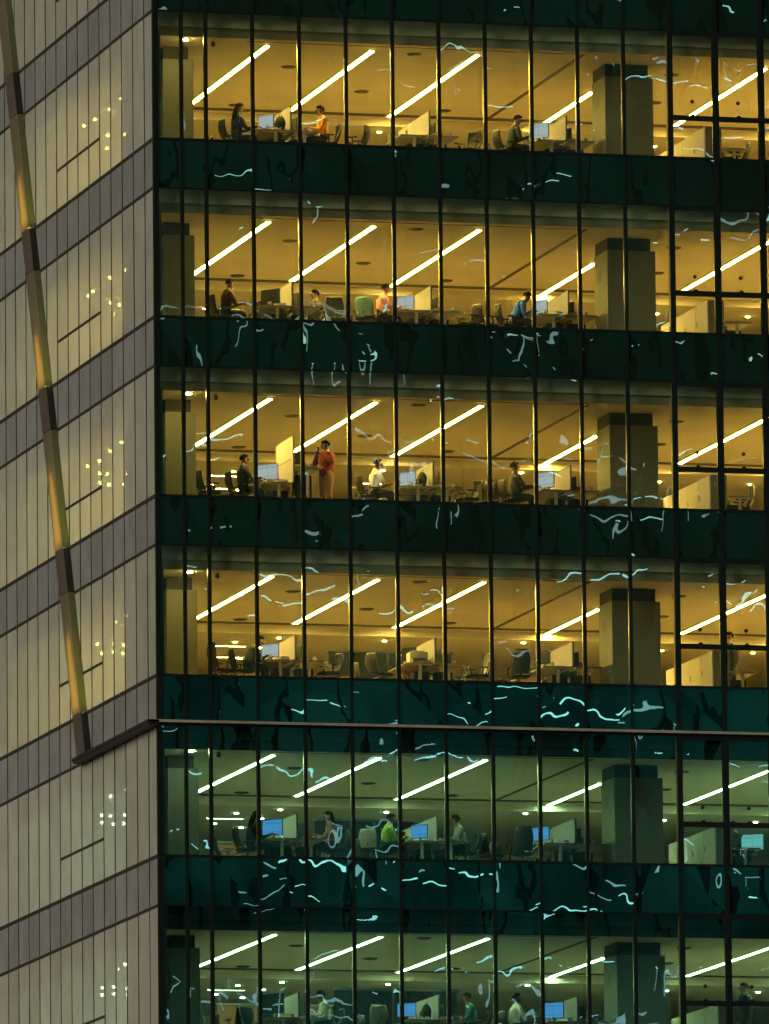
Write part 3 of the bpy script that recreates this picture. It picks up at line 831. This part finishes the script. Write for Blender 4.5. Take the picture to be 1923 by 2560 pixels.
C = {n: cloth(n, c) for n, c in dict(black=(.012, .013, .012), orange=(.75, .32, .02), brown=(.10, .045, .02), pink=(.66, .30, .30), blue=(.03, .13, .62),
     green=(.025, .045, .035), navy=(.015, .04, .055), red=(.20, .022, .010), white=(.70, .66, .56), charcoal=(.03, .032, .025), lime=(.28, .42, .03),
     rose=(.42, .17, .10), grey=(.40, .42, .36), teal=(.10, .24, .20), khaki=(.38, .26, .13), jeans=(.02, .035, .06), mint=(.35, .62, .48), dusk=(.05, .055, .05)).items()}
CHK = lambda h=0: ('chair', h)
def chair(x, y, k, deg, label, h=0., mesh=None):
    return place(CHK(h), chair_maker(h), (x, y, fz(k)), R(deg), label, 'office chair', 'office chairs behind the glass', {'backrest': mesh} if mesh else None)
def person(x, y, k, deg, label, chairlabel=None, **kw):
    o = person_maker(**kw)(); st_ = kw.get('pose') == 'stand'; o.scale = (1.18, 1.22, 1.06) if st_ else (1.09,)*3; o.location = (x, y, fz(k)); o.rotation_euler = (0, 0, R(deg)); tag(o, label, 'person')
    if chairlabel:
        dx = -.07; a = R(deg)
        chair(x+dx*math.cos(a), y+dx*math.sin(a), k, deg, chairlabel)
    return o
S = dict(skin=SKIN, legs=C['charcoal'])
# --- top floor
person(2.72, 2.55, 0, 5, 'person with long dark hair in black seated at the left desk, top floor', 'dark chair under the long-haired person in black, top floor', shirt=C['black'], hair='long', lean=6, **S)
person(4.98, 2.5, 0, 178, 'person in orange shirt seated facing left on the top floor', 'dark chair under the person in orange, top floor', shirt=C['orange'], lean=5, reach=.6, **S)
person(9.85, 2.55, 0, 8, 'person in dark clothes hunched at the right island, top floor', 'dark chair under the hunched person, top floor', shirt=C['green'], lean=16, reach=.8, **S)
chair(5.85, 2.7, 0, 150, 'empty mesh chair right of the person in orange, top floor', .0)
chair(8.75, 2.6, 0, 215, 'empty chair with its back turned, right half of middle island, top floor')
chair(15.9, 2.9, 0, 160, 'chair at the far right edge of the top floor')
# --- second floor
person(2.42, 2.6, 1, 8, 'person in brown seated at the left desk, second floor', 'chair under the person in brown, second floor', shirt=C['brown'], lean=8, **S)
person(5.1, 3.9, 1, 184, 'person in dark grey seated behind the left island, second floor', 'chair of the person behind the left island, second floor', shirt=C['dusk'], lean=0, **S)
person(6.42, 2.55, 1, 4, 'person in pink shirt seated facing right on the second floor', 'chair under the person in pink, second floor', shirt=C['pink'], lean=10, skin=SKIN2, legs=C['charcoal'])
person(9.85, 2.5, 1, 0, 'person in blue shirt leaning far over the right desk, second floor', 'chair under the leaning person in blue, second floor', shirt=C['blue'], lean=30, reach=.9, **S)
chair(5.25, 2.5, 1, 262, 'large black mesh chair with its back curved, left of the pink-shirted person, second floor', .12)
chair(5.98, 2.2, 1, 60, 'chair with a mint jacket over it, beside the person in pink', 0., C['mint'])
chair(9.22, 2.7, 1, 20, 'empty chair behind the person in blue, second floor')
chair(8.7, 2.6, 1, 200, 'empty chair right of the middle island, second floor')
# --- third floor
person(2.80, 2.5, 2, 4, 'person in dark blue seated upright at the left desk, third floor', 'chair under the person in dark blue, third floor', shirt=C['navy'], lean=2, reach=.7, **S)
person(4.93, 2.35, 2, 205, 'person in red top and khaki trousers standing with hands raised to the face', None, pose='stand', phone=True, shirt=C['red'], legs=C['khaki'], skin=SKIN)
person(6.18, 2.5, 2, 3, 'person in white shirt seated reaching to the desk, third floor', 'chair under the person in white, third floor', shirt=C['white'], lean=8, reach=1.1, sleeves='short', **S)
person(9.88, 2.5, 2, 6, 'person in charcoal jacket seated leaning back, third floor', 'reclined chair under the person in charcoal, third floor', shirt=C['charcoal'], lean=-4, reach=.9, **S)
chair(1.95, 2.5, 2, 10, 'empty chair behind the person in dark blue, third floor')
chair(9.28, 3.0, 2, 95, 'low grey chair between the middle and right islands, third floor', 0., GREYP)
chair(8.62, 2.5, 2, 190, 'chair pulled up to the right side of the middle island, third floor')
chair(15.85, 2.8, 2, 170, 'grey chair near the right frame edge, third floor', .1, GREYP)
# --- fourth floor
person(2.86, 2.5, 3, 2, 'person in dark green leaning over the left desk, fourth floor', 'chair under the leaning person in dark green, fourth floor', shirt=C['green'], lean=26, reach=1., **S)
person(14.9, 7.4, 3, 170, 'person seated far back right of the column, fourth floor', 'chair of the person far back, fourth floor', shirt=C['grey'], lean=0, **S)
person(15.65, 3.2, 3, 200, 'person in dark clothes standing at the right edge, fourth floor', None, pose='stand', shirt=C['dusk'], **S)
chair(2.25, 2.5, 3, 12, 'black headrest chair left of the leaning person, fourth floor', .16)
chair(5.0, 2.6, 3, 190, 'empty chair right of the left island, fourth floor')
chair(6.35, 2.6, 3, 20, 'empty chair left of the middle island, fourth floor')
chair(8.82, 2.5, 3, 195, 'grey mesh chair seen at an angle, right of the middle island, fourth floor', .1, GREYP)
chair(9.88, 2.4, 3, 85, 'large mesh chair with its back to the window, fourth floor', .14)
# --- fifth floor
person(2.92, 2.5, 4, 3, 'person with long dark hair before a blue screen, fifth floor', 'chair under the long-haired person at the blue screen', shirt=C['black'], hair='long', lean=12, reach=1.1, **S)
person(5.02, 2.5, 4, 172, 'person in rose top seated facing left, fifth floor', 'chair under the person in rose, fifth floor', shirt=C['rose'], hair='long', lean=4, skin=SKIN2, legs=C['brown'])
person(6.42, 2.6, 4, 4, 'person in lime green shirt seated facing right, fifth floor', 'chair under the person in lime green, fifth floor', shirt=C['lime'], lean=10, **S)
person(8.40, 2.5, 4, 176, 'person in pale grey shirt seated facing left, fifth floor', 'chair under the person in pale grey, fifth floor', shirt=C['grey'], lean=12, **S)
person(15.70, 2.9, 4, 185, 'person in dark clothes seated by the right frame edge, fifth floor', 'chair at the right edge, fifth floor', shirt=C['dusk'], lean=8, **S)
chair(5.96, 2.25, 4, 60, 'chair with a white cardigan over it, left of the lime green shirt', 0., C['white'])
chair(9.92, 2.4, 4, 80, 'black mesh chair with its back to the window, fifth floor', .14)
chair(9.25, 2.9, 4, 20, 'smaller chair left of the black mesh chair, fifth floor')
# --- bottom floor
person(4.85, 2.5, 5, 176, 'person in white top seated low behind the left island, bottom floor', 'chair under the person in white, bottom floor', shirt=C['white'], lean=10, **S)
person(8.62, 2.5, 5, 170, 'person in pale teal shirt seated facing left, bottom floor', 'chair under the person in teal, bottom floor', shirt=C['teal'], lean=10, **S)
person(9.75, 2.6, 5, 8, 'person in white shirt with short black hair, bottom floor', 'chair under the person in a white shirt, bottom floor', shirt=C['white'], lean=0, **S)
person(15.85, 3.0, 5, 190, 'person in grey standing by the right frame edge, bottom floor', None, pose='stand', shirt=C['dusk'], **S)
chair(2.62, 2.5, 5, 100, 'black chair with its back to the window, bottom left')
chair(6.15, 2.6, 5, 85, 'dark mesh chair left of the middle island, bottom floor', .1)

# ---------------------------------------------------------------- screens, bags and small things
def mon(x, y, k, deg, scr, label, w_=.48, h_=.32, zt=.72):
    return place(('mon', scr.name, w_), monitor_maker(w_, h_, scr), (x, y, fz(k)+zt+.001), R(deg), label, 'monitor', 'computer monitors on the desks')
mon(3.50, 2.55, 0, 35, SCR_W, 'white lit monitor on the left island, top floor')
mon(10.62, 2.6, 0, 45, SCR_W, 'white lit monitor left of the column, top floor', .56, .38)
mon(3.62, 2.75, 1, 40, SCR_O, 'dark monitor on the left island, second floor', .56, .38)
mon(7.12, 2.7, 1, 42, SCR_W, 'white lit monitor facing the person in pink, second floor')
mon(10.62, 2.7, 1, 35, SCR_W, 'white lit monitor in front of the person in blue')
mon(3.46, 2.55, 2, 50, SCR_W, 'large white lit monitor on the left island, third floor', .56, .38)
mon(7.15, 2.8, 2, 40, SCR_W, 'white lit monitor facing the person in white, third floor')
mon(10.66, 2.6, 2, 40, SCR_W, 'white lit monitor left of the column, third floor', .56, .38)
mon(3.50, 2.6, 3, 45, SCR_W, 'white lit monitor in front of the leaning person, fourth floor')
mon(7.1, 2.7, 3, 30, SCR_O, 'dark monitor on the middle island, fourth floor')
mon(10.6, 2.7, 3, 25, SCR_O, 'dark monitor left of the column, fourth floor')
mon(3.52, 2.6, 4, 45, SCR_B, 'large blue lit monitor on the left island, fifth floor', .56, .38)
mon(7.30, 2.6, 4, 40, SCR_B, 'blue lit monitor on the middle island, fifth floor')
mon(10.45, 2.6, 4, 40, SCR_B, 'blue lit monitor left of the column, fifth floor')
mon(15.95, 2.5, 4, 60, SCR_C, 'cyan lit monitor at the right frame edge, fifth floor', .56, .38, .72-.15)
mon(3.45, 2.5, 5, 35, SCR_O, 'large dark monitor on the left island, bottom floor', .74, .48)
mon(3.7, 3.9, 5, 50, SCR_O, 'dark monitor on the rear left desk, bottom floor')
mon(6.95, 2.7, 5, 55, SCR_B, 'narrow blue lit monitor on the middle island, bottom floor')
mon(10.72, 2.6, 5, 45, SCR_B, 'large blue lit monitor left of the column, bottom floor', .56, .38)
for k in range(6):
    for c, x in enumerate(CL):
        mon(x-.33, 4.4, k, 15, SCR_O, 'dark monitor on the rear left desk of the %s island, %s lit floor' % (CN[c], FLOORN[k]) if k != 5 or c else 'second dark monitor at the rear of the left island, bottom floor')
        mon(x+.30, 3.0, k, 195, SCR_O, 'dark monitor turned away on the right half of the %s island, %s lit floor' % (CN[c], FLOORN[k]), zt=(1.13 if (k == 2 and c == 0) else .72))
def bag(x, y, z, k, deg, label): return place('bag', bag_maker, (x, y, fz(k)+z+.001), R(deg), label, 'backpack')
bag(3.80, 2.30, .72, 0, 30, 'black backpack on the left island desk, top floor')
bag(7.40, 2.35, .72, 2, 20, 'black backpack on the middle island desk, third floor')
bag(4.25, 2.05, .0, 2, 80, 'black backpack hanging low behind the left island, third floor')
bag(7.35, 2.3, .72, 5, 20, 'black backpack on the middle island desk, bottom floor')
def tv_maker():
    e = empty('meeting_room'); MB().box((0, 0, 0), (3.2, .08, 1.92)).obj('dark_glass_wall', TVM, e)
    f = MB().box((-.05, -.02, 1.92), (3.25, .10, 1.99)); f.box((1.5, -.01, 0), (1.56, -.001, 1.92)); f.box((2.6, -.01, 0), (2.64, -.001, 1.92)); f.obj('frame', BLACKP, e)
    return e
for k, x, hz in ((3, 5.9, .77), (4, 5.5, .85), (5, 5.95, .94)):
    o = place('tv', tv_maker, (x, 6.0, fz(k)), 0, 'dark glass partition behind the middle desk island on the %s lit floor' % FLOORN[k], 'glass partition', 'dark glass partitions')
    o.scale = (1, 1, hz)
def wood_maker():
    e = empty('reception_wall'); MB().box((0, 0, 0), (3.0, .15, 1.5)).obj('panel', WOODP, e, bevel=.01); MB().box((-.02, -.03, 1.5), (3.02, .18, 1.55)).obj('top_rail', GREYP, e); return e
for k in (4, 5):
    place('wood', wood_maker, (3.2, 7.2, fz(k)-(.35 if k == 4 else 0)), 0, 'low orange-brown panelled wall beside the left column, %s lit floor' % FLOORN[k], 'low wall', 'panelled walls')
def shelf_maker():
    e = empty('low_cabinet'); MB().box((0, 0, .05), (1.1, .42, .72)).obj('carcass', CREAM2, e, bevel=.006); MB().box((.02, .02, 0), (1.08, .40, .05)).obj('plinth', DARKF, e)
    for i in (0, 1): MB().box((.02+i*.54, -.016, .07), (.54+i*.54, -.001, .70)).obj('door', CREAM2, e, bevel=.003)
    return e
for i, (x, y, k) in enumerate([(8.75, 4.9, 2), (9.3, 5.4, 3), (8.8, 5.6, 0), (9.2, 5.2, 1), (5.2, 5.6, 2), (5.1, 5.8, 0), (13.7, 5.5, 2)]):
    place('shelf', shelf_maker, (x, y, fz(k)), 0, 'low cream cabinet %s on the %s lit floor' % ('right of the column' if x > 13 else ('between middle and right islands' if x > 8 else 'between left and middle islands'), FLOORN[k]), 'cabinet')
def printer_maker():
    e = empty('desk_printer'); MB().box((0, 0, 0), (.46, .42, .30)).obj('casing', METAL, e, bevel=.02)
    MB().box((.05, -.10, .10), (.41, -.001, .12)).obj('paper_tray', GREYP, e); MB().box((.08, .06, .301), (.38, .36, .33)).obj('lid', METAL, e, bevel=.006); return e
place('printer', printer_maker, (15.45, 2.3, fz(3)+.001), 0, 'white printer on the floor at the right frame edge, fourth floor', 'printer')
place('printer', printer_maker, (7.0, 2.15, fz(3)+.721), 0, 'white printer on the middle island desk, fourth floor', 'printer')
def bin_maker():
    e = empty('waste_bin'); b = MB(); b.tube((0, 0, 0), (0, 0, .34), .13, .16, 14); b.obj('bucket', C['orange'], e); MB().tube((0, 0, .341), (0, 0, .355), .165, n=14).obj('rim', BLACKP, e); return e
place('bin', bin_maker, (5.35, 2.2, fz(3)+.001), 0, 'orange waste bin right of the left island, fourth floor', 'waste bin')

# ---------------------------------------------------------------- desk clutter
PAPER = mat('paper', (.78, .76, .70), .9)
def mug_maker():
    e = empty('coffee_mug'); b = MB(); b.tube((0, 0, 0), (0, 0, .10), .036, .04, 12); b.obj('cup', METAL, e)
    h = MB(); pts = [(0, .038+.028*math.sin(t), .05-.03*math.cos(t)) for t in [math.pi*i/6 for i in range(7)]]
    for a, c in zip(pts[:-1], pts[1:]): h.tube(a, c, .006, n=5)
    h.obj('handle', METAL, e); return e
def paper_maker():
    e = empty('paper_stack'); b = MB(); rr = random.Random(5)
    for i in range(7): b.box((-.105, -.148, i*.012), (.105, .148, i*.012+.0115), 0, Matrix.Rotation(rr.uniform(-.12, .12), 4, 'Z'))
    b.obj('sheets', PAPER, e); MB().box((-.11, -.15, .0845), (.11, .15, .092)).obj('folder', C['blue'], e); return e
def box_maker():
    e = empty('file_box'); MB().box((-.16, -.2, 0), (.16, .2, .24)).obj('box_body', C['khaki'], e, bevel=.004); MB().box((-.17, -.21, .2405), (.17, .21, .27)).obj('lid', GREYP, e, bevel=.004); return e
def keyb_maker():
    e = empty('keyboard'); MB().box((-.07, -.21, 0), (.07, .21, .018)).obj('keyboard_case', BLACKP, e, bevel=.004)
    b = MB()
    for i in range(4):
        for j in range(13): b.box((-.06+i*.031, -.20+j*.031, .0185), (-.034+i*.031, -.174+j*.031, .024))
    b.obj('keys', GREYP, e); return e
rc = random.Random(11)
for k in range(6):
    for c, x in enumerate(CL):
        for side in (-1, 1):
            hg = 1.13 if (k == 2 and c == 0 and side == 1) else .72
            sd_ = 'left' if side < 0 else 'right'
            xx = x+side*rc.uniform(.5, .62)
            place('mug', mug_maker, (xx, rc.uniform(2.06, 2.25), fz(k)+hg+.001), rc.uniform(0, 6), 'white mug on the %s half of the %s desk island, %s lit floor' % (sd_, CN[c], FLOORN[k]), 'mug', 'mugs on the desks')
            place('key', keyb_maker, (x+side*.52, 2.85, fz(k)+hg+.001), 0, 'keyboard on the %s half of the %s desk island, %s lit floor' % (sd_, CN[c], FLOORN[k]), 'keyboard', 'keyboards on the desks')
            if rc.random() < .6:
                place('pap', paper_maker, (x+side*.25, rc.uniform(2.2, 2.35), fz(k)+hg+.001), rc.uniform(0, 3), 'stack of paper on the %s half of the %s desk island, %s lit floor' % (sd_, CN[c], FLOORN[k]), 'papers', 'paper stacks on the desks')
            if side > 0 and rc.random() < .55:
                place('fbox', box_maker, (x+.42, 3.4, fz(k)+hg+.001), rc.uniform(-.3, .3), 'file box on the right half of the %s desk island, %s lit floor' % (CN[c], FLOORN[k]), 'box', 'file boxes on the desks')
        chair(x-1.15, 4.5, k, rc.uniform(-30, 30), 'rear row chair left of the %s desk island, %s lit floor' % (CN[c], FLOORN[k]))
        if c < 2: chair(x+1.2, 4.6, k, 180+rc.uniform(-40, 40), 'rear row chair right of the %s desk island, %s lit floor' % (CN[c], FLOORN[k]))
